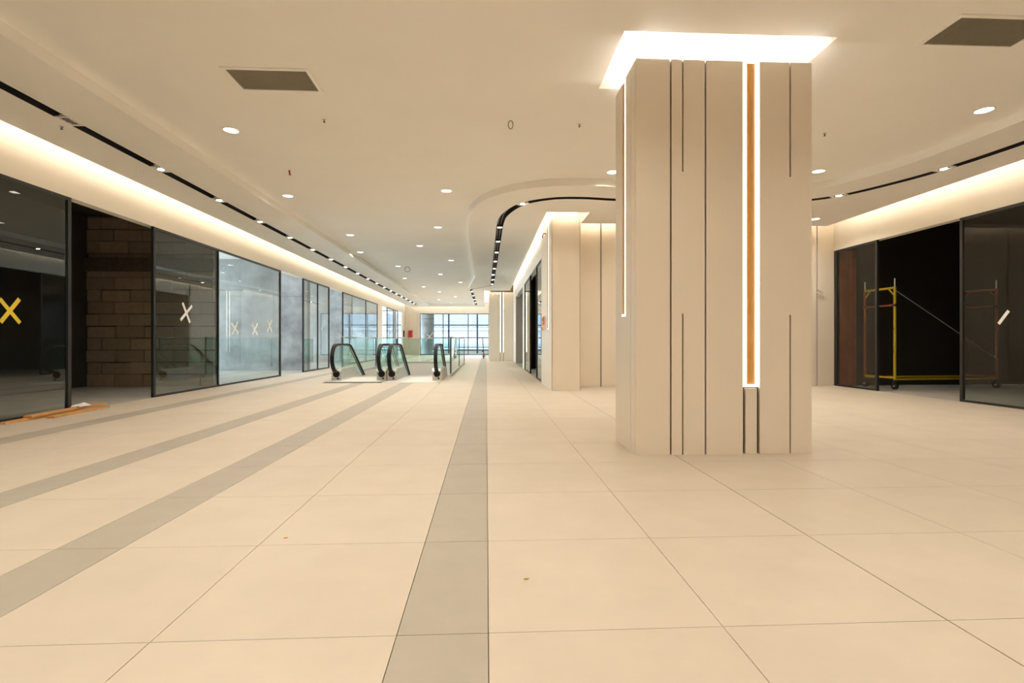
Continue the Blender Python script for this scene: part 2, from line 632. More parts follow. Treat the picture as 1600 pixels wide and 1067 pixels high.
# panelled wall behind the big column
wp = tag(obj('wall_panelled', B((1.9, X_R + .16, Y_P + .03, Y_P + .16, 0, Z_ROOF)), 'panel_edge'), 'beige panelled wall with fine dark vertical joints behind the big column', 'wall', kind='structure')
xs = [1.92, 2.54, 3.778, 5.015, 6.253, 7.49, 7.9]
for a, b in zip(xs[:-1], xs[1:]):
    obj('panel', B((a + .011, b - .011, Y_P, Y_P + .03, 0.0, Z_ROOF)), 'panel', wp)
# corridor bulkhead on the right and its short returns
wc = tag(obj('wall_corridor', B((X_C, X_C + .16, 12.41, Y_PIL, Z_GLASS, Z_ROOF), (X_C, X_C + .16, 18.5, 19.42, 0, Z_GLASS), (X_C, X_C + .16, 24.0, Y_PIL, 0, Z_GLASS)), 'plaster'),
         'pale corridor wall with shop openings beyond the slender pier', 'wall', kind='structure')
tag(obj('wall_passage', B((X_C, 6.0, 23.85, 24.0, 0, Z_ROOF), (6.0, 6.1, 19.3, 24.0, 0, Z_ROOF), (1.52, 6.0, 19.3, 19.42, 0, Z_ROOF)), 'greywall'), 'grey beige walls of the side passage off the corridor', 'wall', kind='structure')
tag(obj('wall_corridor_shop', B((1.9, 7.9, 11.56, 11.66, 0, Z_ROOF), (7.9, 8.0, 11.56, 19.3, 0, Z_ROOF), (1.52, 7.9, 19.2, 19.3, 0, Z_ROOF)), 'dark'), 'inner walls painted dark for the gloom of the shop off the corridor', 'wall', kind='structure')
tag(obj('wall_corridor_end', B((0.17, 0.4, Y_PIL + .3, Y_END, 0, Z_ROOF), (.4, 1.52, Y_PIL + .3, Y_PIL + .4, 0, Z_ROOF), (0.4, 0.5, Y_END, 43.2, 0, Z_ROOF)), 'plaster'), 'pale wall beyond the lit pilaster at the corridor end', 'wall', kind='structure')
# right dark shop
tag(obj('wall_right_shop', B((13.8, 13.95, -6, Y_P + .16, 0, Z_ROOF), (8.06, 13.8, Y_P + .02, Y_P + .16, 0, Z_ROOF), (8.06, 13.8, 4.4, 4.5, 0, Z_ROOF)), 'dark'), 'inner walls painted near black for the gloom of the unlit shop holding the yellow scaffold', 'wall', kind='structure')
tag(obj('ceiling_right_shop', B((8.06, 13.8, 4.5, Y_P + .02, 3.7, 3.75)), 'dark'), 'ceiling painted near black for the gloom of the unlit shop holding the yellow scaffold', 'ceiling', kind='structure')
rp = tag(obj('rust_board', B((7.97, 8.16, Y_P - .07, Y_P + .01, 0, 3.05), (8.165, 8.36, Y_P - .07, Y_P + .01, 0, 3.05))
             , 'rust'), 'rust red painted boarding standing inside the dark shop beside the panelled wall', 'board')

# left shops: party walls, rear walls and raw slabs
pb = tag(obj('wall_block', B((-8.9, X_L - .17, 12.06, 12.16, 0, Z_ROOF)), 'mortar'), 'unplastered wall of aerated blocks inside the first open shop', 'wall', kind='structure')
bh, bl = 0.27, 0.62
row = 0
z = 0.0
while z < 3.84:
    x = -8.9 - (row % 2) * bl / 2 + random.uniform(-.05, .05)
    h = min(bh, Z_ROOF - z)
    while x < X_L - .2:
        a, b = max(x, -8.9), min(x + bl, X_L - .18)
        if b - a > .06:
            dx = random.uniform(-.012, .012)
            g = random.uniform(.006, .022)
            obj('block', B((a + g, b - g, 12.0 + dx, 12.07, z + .006, z + h - random.uniform(.006, .026))), 'block', pb)
        x += bl
    z += bh
    row += 1
tag(obj('concrete_lintel', B((-8.9, X_L - .17, 11.93, 11.985, 2.56, 2.86)), 'mortar'), 'dark rough band beam across the block wall in the open shop', 'beam')
tag(obj('wall_left_shop', B((-9.05, -8.9, -6, 12.2, 0, Z_ROOF)), 'shop_shade'), 'rear wall of the first open shop with its gloom painted in dark brown', 'wall', kind='structure')
tag(obj('ceiling_left_shop', B((-8.9, X_L - .16, -6, 12.0, 3.78, 3.84)), 'shop_shade'), 'soffit over the first open shop with its gloom painted in dark brown', 'ceiling', kind='structure')
for y, lab, xr in ((18.45, 'stained grey concrete wall in the daylit shop behind the three white tape crosses', -6.25), (25.3, 'grey concrete party wall between the daylit shops', -6.5), (31.9, 'grey concrete party wall of the last shop', -6.4)):
    w = thing('wall_partition', lab, 'wall', (0, y, 0), kind='structure')
    zz = 0
    for hgt in (1.32, 1.25, Z_ROOF - 2.57):           # casting lifts of the formwork
        xx = -12.0
        for k in range(5):
            xe = -12.0 + (k + 1) * (xr + 12.0) / 5
            obj('concrete_lift', B((xx + .003, xe - .003, y + random.uniform(0, .006), y + .3, zz + .002, zz + hgt - .003)), 'concrete', w)
            xx = xe
        zz += hgt
# rear facade of the daylit shops with window openings
wb = tag(obj('wall_shop_rear', B((-12.2, -12.0, 12.0, 43.2, 3.3, Z_ROOF), (-12.2, -12.0, 12.0, 43.2, 0, 0.25),
                                 *[(-12.2, -12.0, y - .3, y + .3, .25, 3.3) for y in (12.2, 18.55, 25.3, 31.9, 38.3)], (-12.2, -12.0, 42.9, 43.2, .25, 3.3)), 'concrete'),
         'raw outer wall of the daylit shops with wide window openings', 'wall', kind='structure')
tag(obj('wall_block_back', B((-12.0, -8.9, 12.06, 12.2, 0, Z_ROOF)), 'concrete'), 'concrete return wall beside the block wall', 'wall', kind='structure')


# ================================================================== GLAZED SHOP FRONTS
def glazing_x(n, X, bays, label, inward, mat='glass', ft=0.05):
    """shopfront in the plane x = X; bays are (y0, y1) panes"""
    y0, y1 = bays[0][0], bays[-1][1]
    w = thing('window_%d' % n, label, 'shop window', (X, (y0 + y1) / 2, 0), kind='structure')
    d = .04 * inward
    xa, xb = min(X, X + d), max(X, X + d)
    for a, b in bays:
        obj('pane', B(((xa + xb) / 2 - .006, (xa + xb) / 2 + .006, a + .015, b - .015, .03, Z_GLASS - .03)), mat, w)
    bm = bmesh.new()
    box(bm, xa, xb, y0, y1, 0, .035)
    box(bm, xa, xb, y0, y1, Z_GLASS - .045, Z_GLASS)
    obj('rail', bm, 'frame', w)
    ys = sorted(set([b[0] for b in bays] + [b[1] for b in bays]))
    for i, yy in enumerate(ys):
        t = ft if i in (0, len(ys) - 1) else ft * .6
        yy2 = min(max(yy, y0 + t / 2), y1 - t / 2)
        obj('mullion', B((xa - .004, xb + .004, yy2 - t / 2, yy2 + t / 2, 0, Z_GLASS)), 'frame', w)
    return w


glazing_x(1, X_L, [(-5.9, -2.2), (-2.2, 1.2), (1.2, 4.5), (4.5, 7.74)], 'tall dark framed shop window bearing the yellow tape cross', -1, ft=.06)
glazing_x(2, X_L, [(9.58, 11.84), (11.84, 15.35)], 'tall dark framed shop window bearing white tape crosses', -1, ft=.06)
glazing_x(3, X_L, [(17.2, 18.67), (18.67, 20.0)], 'narrow pair of dark framed panes before the grey concrete party wall', -1)
glazing_x(4, X_L, [(21.87, 26.0), (26.0, 28.7)], 'wide dark framed shop window beside the escalators', -1)
glazing_x(5, X_L, [(31.5, 33.6), (33.6, 35.3)], 'last dark framed shop window before the far corner', -1)
tag(obj('wall_left_pier', B((X_L - .1, X_L, 28.72, 29.95, 0, Z_GLASS)), 'panel'), 'narrow beige pier between the last two shop windows', 'wall', kind='structure')
tag(obj('wall_left_corner', B((X_L - .1, X_L, 37.2, Y_END, 0, Z_GLASS)), 'panel'), 'beige pier at the far left corner', 'wall', kind='structure')
glazing_x(6, X_R, [(10.12, 11.37)], 'dark framed shop pane reflecting the column lights beside the panelled wall', 1, 'glass_dark')
glazing_x(7, X_R, [(-5.9, -2.0), (-2.0, 1.6), (1.6, 5.0), (5.0, 8.28)], 'dark framed shop pane bearing a single slanting white tape strip', 1, 'glass_dark')
glazing_x(8, X_C, [(12.42, 14.1)], 'glazed shop pane next to the slender pier in the corridor', 1)
glazing_x(9, X_C, [(16.15, 18.5)], 'glazed shop pane beside the pale corridor post', 1)
# far screen
w = thing('window_10', 'full height glazed screen at the far end of the corridor', 'window', (-2.35, Y_END, 0), kind='structure')
fx = [-4.87, -3.2, -1.35, 0.17]
for a, b in zip(fx[:-1], fx[1:]):
    obj('pane', B((a + .02, b - .02, Y_END + .05, Y_END + .062, .06, Z_GLASS - .04)), 'farglass', w)
for i, a in enumerate(fx):
    obj('mullion', B((a - .03, a + .03, Y_END + .02, Y_END + .09, 0, Z_GLASS)), 'mullion', w)
obj('rail', B((-4.87, .17, Y_END + .02, Y_END + .09, 0, .07), (-4.87, .17, Y_END + .02, Y_END + .09, Z_GLASS - .05, Z_GLASS)), 'mullion', w)
# outer curtain wall
w = thing('window_11', 'outer curtain wall with blue grey mullions and transoms facing the street', 'window', (-3, 43, 0), kind='structure')
ox = [-11.9, -9.7, -7.5, -5.6, -3.1, -0.75, 1.5, 3.8, 6.0]
for a, b in zip(ox[:-1], ox[1:]):
    for z0, z1 in ((.55, 1.28), (1.34, 2.32), (2.38, 3.5)):
        obj('pane', B((a + .06, b - .06, 43.0, 43.012, z0, z1)), 'farglass', w)
for a in ox:
    bm = bmesh.new()
    obox(bm, (a, 43.0, 1.75), (1, 0, 0), (0, 1, 0), (0, 0, 1), .13, .16, 3.5)
    obj('mullion', bm, 'mullion', w)
for zz, t in ((.3, .10), (.52, .06), (1.31, .07), (2.35, .09), (3.52, .06)):
    obj('transom', B((-11.9, 6.0, 42.95, 43.05, zz - t / 2, zz + t / 2)), 'mullion', w)
tag(obj('wall_gallery', B((-11.9, 6.0, 43.0, 43.15, 0, .25), (-11.9, 6, 43.0, 43.15, 3.55, Z_ROOF), (6.0, 6.15, Y_END, 43.2, 0, Z_ROOF)), 'white'), 'low sill wall of the outer curtain wall', 'wall', kind='structure')
cb = thing('concrete_column', 'round grey concrete column behind the far glazed screen', 'column', (-4.6, 41.0, 0))
bm = bmesh.new()
cyl(bm, (-4.6, 41, -.002), (-4.6, 41, Z_ROOF), .5, 32)
obj('shaft', bm, 'concrete', cb, smooth=False)
bm = bmesh.new()
cyl(bm, (-4.6, 41, 2.75), (-4.6, 41, 2.79), .505, 32)
obj('casting_joint', bm, 'mortar', cb)


# building across the street
bd = thing('office_building', 'pale office building with long window bands across the street', 'building', (-2, 72, -12))
obj('wall', B((-46, 36, 72, 82, -12, 9)), 'facade', bd)
for zz in range(-9, 7, 4):
    for xx in range(-44, 34, 3):
        wn = obj('window', B((xx, xx + 2.6, 71.9, 72.02, zz, zz + 1.7)), 'facade_glass', bd)
for zz in range(-10, 8, 4):
    obj('sill', B((-46, 36, 71.6, 72.0, zz + .55, zz + .9)), 'facade', bd)
tag(obj('street', B((-80, 60, 43.5, 110, -12.2, -12)), 'screed'), 'grey street far below the outer windows', 'street', kind='structure')

# ================================================================== CLAD COLUMNS
def face_panel(name, mp, u0, u1, z0, z1, slits, mat, parent, d0=0.0, d1=0.03):
    """panel on a column face; mp(u, d, z) -> world; slits are (ua, ub, za, zb) cut right through"""
    us = sorted(set([u0, u1] + [s for q in slits for s in q[:2]]))
    zs = sorted(set([z0, z1] + [s for q in slits for s in q[2:]]))
    us = [u for u in us if u0 <= u <= u1]
    zs = [q for q in zs if z0 <= q <= z1]
    bm = bmesh.new()
    for i in range(len(us) - 1):
        for j in range(len(zs) - 1):
            cu, cz = (us[i] + us[i + 1]) / 2, (zs[j] + zs[j + 1]) / 2
            if any(q[0] < cu < q[1] and q[2] < cz < q[3] for q in slits):
                continue
            bm.faces.new([bm.verts.new(mp(u, d1, q)) for u, q in ((us[i], zs[j]), (us[i + 1], zs[j]), (us[i + 1], zs[j + 1]), (us[i], zs[j + 1]))])
    bmesh.ops.remove_doubles(bm, verts=bm.verts, dist=1e-5)
    r = bmesh.ops.extrude_face_region(bm, geom=bm.faces[:])
    dv = Vector(mp(0, d0, 0)) - Vector(mp(0, d1, 0))
    bmesh.ops.translate(bm, verts=[g for g in r['geom'] if isinstance(g, bmesh.types.BMVert)], vec=dv)
    return obj(name, bm, mat, parent)


def niche(mp, u0, u1, z0, z1, parent, wa=0.034, wb=0.034, gd=-.003, ld=.012):
    """recessed light niche: oak back with LED profiles along its sides and foot"""
    face_panel('niche_back', mp, u0, u1, z0, z1, [], 'gold', parent, gd - .006, gd)
    face_panel('led_profile', mp, u0, u0 + wa, z0, z1, [], 'white_led', parent, gd, ld)
    if wb:
        face_panel('led_profile', mp, u1 - wb, u1, z0, z1, [], 'white_led', parent, gd, ld)
    face_panel('led_foot', mp, u0 + wa, u1 - wb, z0, z0 + .02, [], 'white_led', parent, gd, ld)


TOP = 3.49
c1 = thing('clad_column', 'big square column clad in beige panels with glowing oak light niches', 'column', (2.1, 4.86, 0))
CX0, CX1, CY0, CY1 = 1.313, 2.907, 4.50, 5.22
obj('core', B((CX0 + .04, CX1 - .04, CY0 + .04, CY1 - .04, 0, TOP - .08)), 'panel_edge', c1)
obj('column_head', B((CX0 + .16, CX1 - .16, CY0 + .16, CY1 - .16, TOP - .08, Z_ROOF - .002)), 'white', c1)
front = lambda u, d, z: (u, CY0 + .03 - d, z)
back = lambda u, d, z: (u, CY1 - .03 + d, z)
left = lambda u, d, z: (CX0 + .03 - d, u, z)
right = lambda u, d, z: (CX1 - .03 + d, u, z)
for mp in (front, back):
    face_panel('panel', mp, CX0 + .002, 1.618, 0, TOP, [], 'panel', c1)
    face_panel('panel', mp, 1.633, 1.931, 0, TOP, [(1.727, 1.740, 2.5, TOP), (1.727, 1.740, 0, 1.245)], 'panel', c1)
    face_panel('panel', mp, 1.946, 2.277, 0, TOP, [], 'panel', c1)
    face_panel('panel', mp, 2.302, 2.404, 0, 0.585, [], 'panel', c1)
    face_panel('panel', mp, 2.288 - .011, 2.302 - .012, 0, 0.585, [], 'panel_edge', c1, 0, .004)
    face_panel('panel', mp, 2.431, CX1, 0, TOP, [(2.702, 2.717, 2.47, TOP), (2.702, 2.717, 0, 1.236)], 'panel', c1)
    niche(mp, 2.279, 2.429, 0.595, TOP, c1, .042, .026)
for mp, w2 in ((left, 0), (right, .026)):
    face_panel('panel', mp, CY0 + .032, 4.664, 0, TOP, [], 'panel', c1)
    face_panel('panel', mp, 4.674, CY1 - .032, 0, TOP, [(4.83, 4.975, 1.24, TOP)], 'panel', c1)
    niche(mp, 4.83, 4.975, 1.24, TOP, c1, .045, w2, .020, .0295)
# upward light trough hidden behind the top edge of the cladding
bm = bmesh.new()
hband(bm, rect(CX0 + .05, CX1 - .05, CY0 + .05, CY1 - .05), 0.0, -.05, TOP - .06, True)
obj('crown_led', bm, 'crown_led', c1)
bm = bmesh.new()
for off in (.0405, .0455):
    ribbon(bm, rect(CX0 + off, CX1 - off, CY0 + off, CY1 - off), 0.0, TOP - .12, TOP - .004, True)
obj('light_shield', bm, 'panel_edge', c1)  # added unseen shield, keeps crown light from leaking through the panel grooves

# slender pier at the corridor mouth
c2 = thing('clad_pier', 'slender beige pier with a light niche at the corridor mouth', 'column', (1.6, 11.4, 0))
obj('core', B((1.36, 1.87, 10.49, 12.36, 0, TOP - .03)), 'panel_edge', c2)
obj('pier_head', B((1.40, 1.87, 10.6, 12.36, TOP - .03, Z_ROOF - .01)), 'plaster', c2)
obj('panel', B((1.336, 1.893, 10.45, 10.478, 0, TOP)), 'panel', c2)
obj('corner_bead', B((1.322, 1.328, 10.452, 10.482, 0, TOP), (1.901, 1.907, 10.452, 10.482, 0, TOP)), 'panel', c2)
p2l = lambda u, d, z: (1.35 - d, u, z)
face_panel('panel', p2l, 10.485, 10.78, 0, TOP, [], 'panel', c2)
face_panel('panel', p2l, 10.79, 12.4, 0, TOP, [(10.95, 11.2, 1.26, TOP)], 'panel', c2)
niche(p2l, 10.95, 11.2, 1.26, TOP, c2, .06, 0, .024, .0295)
obj('panel', B((1.88, 1.91, 10.48, 11.40, 0, TOP)), 'panel', c2)
obj('panel', B((1.36, 1.9, 12.37, 12.4, 0, TOP)), 'panel', c2)

# lit pilaster at the corridor end
c3 = thing('clad_pilaster', 'beige pilaster with twin white light lines at the corridor end', 'column', (0.79, Y_PIL + .15, 0))
obj('core', B((0.2, 1.38, Y_PIL + .04, Y_PIL + .3, 0, Z_ROOF)), 'panel_edge', c3)
p3 = lambda u, d, z: (u, Y_PIL + .03 - d, z)
face_panel('panel', p3, 0.165, 0.695, 0, TOP, [], 'panel', c3)
face_panel('panel', p3, 0.715, 0.855, 0, 0.45, [], 'panel', c3)
face_panel('panel', p3, 0.875, 1.355, 0, TOP, [], 'panel', c3)
face_panel('panel', p3, 0.75, 0.82, .46, TOP, [], 'panel_edge', c3)
face_panel('led_profile', p3, 0.70, 0.745, .46, TOP, [], 'white_led', c3, 0, .024)
face_panel('led_profile', p3, 0.825, 0.87, .46, TOP, [], 'white_led', c3, 0, .024)
obj('panel', B((0.135, 0.165, Y_PIL, Y_PIL + .3, 0, TOP)), 'panel', c3)

# ================================================================== CEILING FITTINGS
down_data = bpy.data.lights.new('downlight_beam', 'AREA')
down_data.shape = 'DISK'
down_data.size = .165
down_data.spread = math.radians(152)
down_data.energy = DOWN_W
down_data.color = (1.0, 0.90, 0.76)


def downlight(x, y, z, label, group):
    t = thing('downlight', label, 'downlight', (x, y, z), group)
    bm = bmesh.new()
    # bevelled trim ring
    n = 28
    rs = ((.100, 0.0), (.098, -.006), (.088, -.008), (.084, -.002), (.084, .001))
    rings = [[bm.verts.new((x + r * math.cos(2 * math.pi * i / n), y + r * math.sin(2 * math.pi * i / n), z + dz)) for i in range(n)] for r, dz in rs]
    for a, b in zip(rings[:-1], rings[1:]):
        for i in range(n):
            bm.faces.new((a[i], a[(i + 1) % n], b[(i + 1) % n], b[i]))
    obj('trim_ring', bm, 'white', t, smooth=True)
    bm = bmesh.new()
    bm.faces.new([bm.verts.new((x + .084 * math.cos(2 * math.pi * i / n), y - .084 * math.sin(2 * math.pi * i / n), z - .002)) for i in range(n)])
    obj('diffuser', bm, 'down', t)
    lo = bpy.data.objects.new('lamp', down_data)
    COL.objects.link(lo)
    lo.parent = t
    lo.location = (0, 0, -.004)
    return t


DL = [(-3.19, 6.65), (-3.6, 9.6), (-3.38, 13.05), (-3.73, 15.55), (-3.1, 18.37), (-3.41, 21.87), (-3.03, 25.23), (-0.70, 9.14), (-1.12, 12.07), (-1.84, 14.43),
      (-1.15, 16.97), (-1.80, 20.47), (-1.16, 23.24), (-2.49, 27.79), (-1.84, 30.64), (-3.01, 33.04), (-2.40, 35.6)]
special = {(-3.19, 6.65): 'round lit downlight just beyond the grey vent over the floor stripes', (-3.6, 9.6): 'round lit downlight beside the step next to the straight slot, beyond the red cable stub',
           (-0.70, 9.14): 'round lit downlight just before the curved ceiling step', (-3.1, 18.37): 'round lit downlight next to the round dark cable loop'}
for x, y in DL:
    downlight(x, y, Z_MAIN, special.get((x, y), 'round white lit downlight in the corridor ceiling'), 'downlights over the corridor')
for x, y in ((-7, 13.5), (-7, 18), (-7, 23), (-7, 28), (2, 13.5), (2, 18), (2, 23), (2, 28), (-2.5, 26), (-2.5, 29), (-5, 26), (0, 26)):
    downlight(x, y, -.281, 'round lit downlight on the ceiling of the storey below', 'downlights below the escalators')
DR = [(1.97, 8.0), (5.15, 7.80), (5.68, 5.65)]
for (x, y), lab in zip(DR, ('round lit downlight partly hidden by the big column on its corridor side', 'round lit downlight partly hidden by the big column on its dark shop side', 'round lit downlight between the square vent and the curving slot')):
    downlight(x, y, Z_MAIN, lab, 'downlights around the big column')
downlight(6.77, 10.37, Z_BAND, 'round lit downlight on the lower ceiling by the panelled wall', 'downlights on the lower ceiling')
downlight(3.9, 10.2, Z_BAND, 'round lit downlight on the lower ceiling by the panelled wall', 'downlights on the lower ceiling')
for x, y in ((-3.2, 3.4), (-3.4, 0.2), (-3.2, -3.0), (-.6, 3.2), (-.8, 0.2), (-.6, -3.0), (2.3, 1.4), (2.2, -2.6), (5.2, 1.6), (5.2, -2.6)):
    downlight(x, y, Z_MAIN, 'round lit downlight in the hall ceiling on the near side of the big column', 'downlights over the near hall')


def spotlight(x, y, ang, label, group, lit=True, housing='white'):
    z = Z_BAND
    t = thing('slot_spotlight', label, 'spotlight', (x, y, z), group)
    ca, sa = math.cos(ang), math.sin(ang)
    ax, ay = (ca, sa, 0), (-sa, ca, 0)
    bm = bmesh.new()
    # square frame plate with an open middle
    for (u, v, su, sv) in ((-.11, 0, .03, .136), (.11, 0, .03, .136), (0, -.057, .19, .022), (0, .057, .19, .022)):
        c = Vector((x, y, z + .006)) + Vector(ax) * u + Vector(ay) * v
        obox(bm, c, ax, ay, (0, 0, 1), su, sv, .014)
    obox(bm, (x, y, z + .04), ax, ay, (0, 0, 1), .19, .10, .01)
    obj('housing', bm, housing, t)
    bm = bmesh.new()
    cyl(bm, (x, y, z + .034), (x, y, z + .002), .046, 20, .050)
    obj('lamp_barrel', bm, 'steel', t)
    bm = bmesh.new()
    n = 20
    bm.faces.new([bm.verts.new((x + .043 * math.cos(2 * math.pi * i / n), y - .043 * math.sin(2 * math.pi * i / n), z - .0005)) for i in range(n)])
    obj('lens', bm, 'spot' if lit else 'lens_off', t)


for k in range(18):
    y = 6.2 + 1.67 * k
    spotlight(-4.78, y, math.pi / 2, 'unlit square spotlight in the straight black slot' if k == 0 else 'small lit spotlight set in the straight black slot',
              'spotlights in the straight slot', lit=k != 0)
for y in (-3.8, -2.15, -.5, 1.2, 2.9, 4.5):
    spotlight(-4.78, y, math.pi / 2, 'small lit spotlight set in the straight black slot', 'spotlights in the straight slot')
for k in range(8):
    y = 11.5 + 1.63 * k
    spotlight(.295 - max(0, y - 13) * .004, y, math.pi / 2, 'small lit spotlight in the curving slot along the corridor', 'spotlights along the corridor slot', housing='frame')
for x, y, a, lab in ((0.665, 9.51, -.75, 'lit spotlight where the curving slot bends into the corridor'), (6.11, 8.71, 2.1, 'lit spotlight in the curving slot next to the big column'), (6.70, 7.28, 1.75, 'lit spotlight in the curving slot above the dark shop')):
    spotlight(x, y, a, lab, 'spotlights on the bend of the curving slot')
for k in range(4):
    spotlight(6.86, -3.4 + 2.2 * k, math.pi / 2, 'lit spotlight in the curving slot on the near side of the hall', 'spotlights in the near curving slot')
for k in range(4):
    spotlight(-0.735 + .006 * k, 26.3 + 2.5 * k, math.pi / 2, 'small lit spotlight in the short far slot', 'spotlights in the far slot', housing='frame')


def vent(x0, x1, y0, y1, label):
    t = thing('ceiling_vent', label, 'vent', ((x0 + x1) / 2, (y0 + y1) / 2, Z_MAIN), 'square ceiling vents')
    f = .035
    bm = bmesh.new()
    for b in ((x0 - f, x1 + f, y0 - f, y0, Z_MAIN - .012, Z_MAIN), (x0 - f, x1 + f, y1, y1 + f, Z_MAIN - .012, Z_MAIN), (x0 - f, x0, y0, y1, Z_MAIN - .012, Z_MAIN), (x1, x1 + f, y0, y1, Z_MAIN - .012, Z_MAIN)):
        box(bm, *b)
    obj('frame', bm, 'ceiling', t)
    obj('filter_panel', B((x0, x1, y0, y1, Z_MAIN - .004, Z_MAIN)), 'vent', t)
    bm = bmesh.new()
    k = x0 + .02
    while k < x1 - .01:
        box(bm, k, k + .004, y0 + .004, y1 - .004, Z_MAIN - .008, Z_MAIN - .003)
        k += .02
    o = obj('mesh_bars', bm, 'vent', t)
    o['kind'] = 'stuff'


vent(-2.53, -1.76, 5.15, 5.55, 'grey rectangular ceiling vent over the floor stripes')
vent(3.86, 4.68, 4.03, 4.41, 'grey rectangular ceiling vent next to the big column')


def sprinkler(x, y, z, label):
    t = thing('sprinkler', label, 'sprinkler', (x, y, z), 'sprinkler heads')
    bm = bmesh.new()
    cyl(bm, (x, y, z), (x, y, z - .006), .022, 12)
    obj('escutcheon', bm, 'steel', t)
    bm = bmesh.new()
    cyl(bm, (x, y, z - .006), (x, y, z - .03), .006, 8)
    cyl(bm, (x, y, z - .03), (x, y, z - .034), .014, 8)
    obj('head', bm, 'wire', t)


for x, y, z, lab in ((-1.93, 6.28, Z_MAIN, 'tiny sprinkler head on the ceiling beyond the grey vent over the stripes'), (1.13, 6.26, Z_MAIN, 'tiny sprinkler head on the ceiling near the lit crown of the big column'),
                     (4.29, 6.38, Z_MAIN, 'tiny sprinkler head on the ceiling between the big column and the dark shop'), (-4.99, 6.35, Z_BAND, 'tiny sprinkler head on the lower ceiling under the straight slot')):
    sprinkler(x, y, z, lab)


def loop_wire(x, y, z, rx, rz, mat, label, th=.005, ang=0.0):
    bm = bmesh.new()
    pts = [(x + rx * math.sin(t) * math.cos(ang), y + rx * math.sin(t) * math.sin(ang), z - rz + rz * math.cos(t)) for t in [2 * math.pi * i / 20 for i in range(20)]]
    tube(bm, pts, th, 5, True)
    tag(obj('cable_loop', bm, mat, smooth=True), label, 'cable')


loop_wire(0.29, 6.2, Z_MAIN, .028, .05, 'wire', 'small dark cable loop hanging from the ceiling before the curving slot')
loop_wire(-2.79, 18.5, Z_MAIN, .09, .09, 'wire', 'round dark cable loop hanging from the corridor ceiling above the escalators', .008)
loop_wire(-5.1, 7.95, Z_BAND, .022, .045, 'wire_w', 'pale cable loop hanging by the left cove', .004)
bm = bmesh.new()
tube(bm, [(-3.04, 8.17, Z_MAIN + .01), (-3.04, 8.17, Z_MAIN - .03), (-3.03, 8.17, Z_MAIN - .075)], .014, 6)
tag(obj('cable_stub', bm, 'wire_r', smooth=True), 'short dark red cable stub poking from the ceiling', 'cable')
# cable tag on the panelled wall
tg = thing('cable_tail', 'white knotted cable tail poking from the panelled wall by the dark shop', 'cable', (7.5, Y_P, 1.9))
bm = bmesh.new()
tube(bm, [(7.49, Y_P, 2.16), (7.50, Y_P - .06, 2.19), (7.54, Y_P - .09, 2.14), (7.55, Y_P - .08, 2.06), (7.60, Y_P - .06, 2.0), (7.63, Y_P - .04, 2.04), (7.60, Y_P - .03, 2.12), (7.53, Y_P - .04, 2.14)], .010, 6)
obj('cable', bm, 'wire_w', tg, smooth=True)
bm = bmesh.new()
tube(bm, [(7.49, Y_P - .02, 2.13), (7.46, Y_P - .05, 2.10), (7.50, Y_P - .06, 2.06), (7.55, Y_P - .04, 2.10)], .014, 6)
obj('knot', bm, 'wire_w', tg, smooth=True)
bm = bmesh.new()
tube(bm, [(1.33, 11.45, 3.38), (1.27, 11.45, 3.40), (1.25, 11.46, 3.37), (1.24, 11.46, 3.30)], .012, 6)
tag(obj('cable_stub', bm, 'wire', smooth=True), 'short dark cable stub high on the slender pier', 'cable')


# ================================================================== TAPE MARKS ON THE GLASS
def tape_cross(face_x, y, z, strips, mat, label, sgn, group='tape marks on the glass'):
    """strips: (dy, dz, length, width, angle from vertical)"""
    t = thing('tape_cross' if len(strips) > 1 else 'tape_strip_mark', label, 'tape mark', (face_x, y, z), group)
    for i, (dy, dz, ln, wd, ang) in enumerate(strips):
        bm = bmesh.new()
        up = Vector((0, math.sin(ang), math.cos(ang)))
        si = Vector((0, math.cos(ang), -math.sin(ang)))
        obox(bm, (face_x + sgn * (.001 + .0012 * i), y + dy, z + dz), (1, 0, 0), si, up, .0012, wd, ln)
        obj('tape_strip', bm, mat, t)


gx = X_L - .014 + .001
D = math.radians
tape_cross(gx, 6.80, 1.38, [(0, 0, .40, .050, D(-44)), (0, 0.01, .40, .055, D(40))], 'tape_y', 'yellow tape cross on the dark shop window', 1)
tape_cross(gx, 10.62, 1.57, [(0, 0, .46, .06, D(-34)), (0, 0.0, .50, .06, D(52))], 'tape_w', 'white tape cross on the pane next to the open doorway', 1)
tape_cross(gx, 12.62, 1.31, [(0, 0, .42, .06, D(-56)), (0, 0.0, .42, .06, D(40))], 'tape_w', 'first of three white tape crosses on the daylit pane, next to the mullion', 1)
tape_cross(gx, 13.68, 1.30, [(0, 0, .40, .06, D(-50)), (0, 0.02, .44, .06, D(44))], 'tape_w', 'second of three white tape crosses on the daylit pane', 1)
tape_cross(gx, 14.59, 1.43, [(0, 0, .42, .06, D(-42)), (0, 0.0, .46, .06, D(42))], 'tape_w', 'third of three white tape crosses on the daylit pane, next to the concrete wall', 1)
tape_cross(gx, 19.3, 1.62, [(0, 0, .55, .07, D(42))], 'tape_w', 'single slanting white tape strip on the narrow pane pair', 1)
tape_cross(X_R + .013, 7.56, 1.37, [(0, 0, .25, .05, D(-38))], 'tape_w', 'single slanting white tape strip on the right dark shop pane', -1)
# far cross on the end screen
t = thing('tape_cross', 'large white tape cross on the far glazed screen', 'tape mark', (-4.2, Y_END + .048, 1.35), 'tape marks on the glass')
for i, (ln, ang) in enumerate(((.75, D(42)), (.45, D(-48)))):
    bm = bmesh.new()
    obox(bm, (-4.2, Y_END + .048 - .001 * i, 1.36), (math.cos(ang), 0, -math.sin(ang)), (0, 1, 0), (math.sin(ang), 0, math.cos(ang)), .05, .001, ln)
    obj('tape_strip', bm, 'tape_w', t)
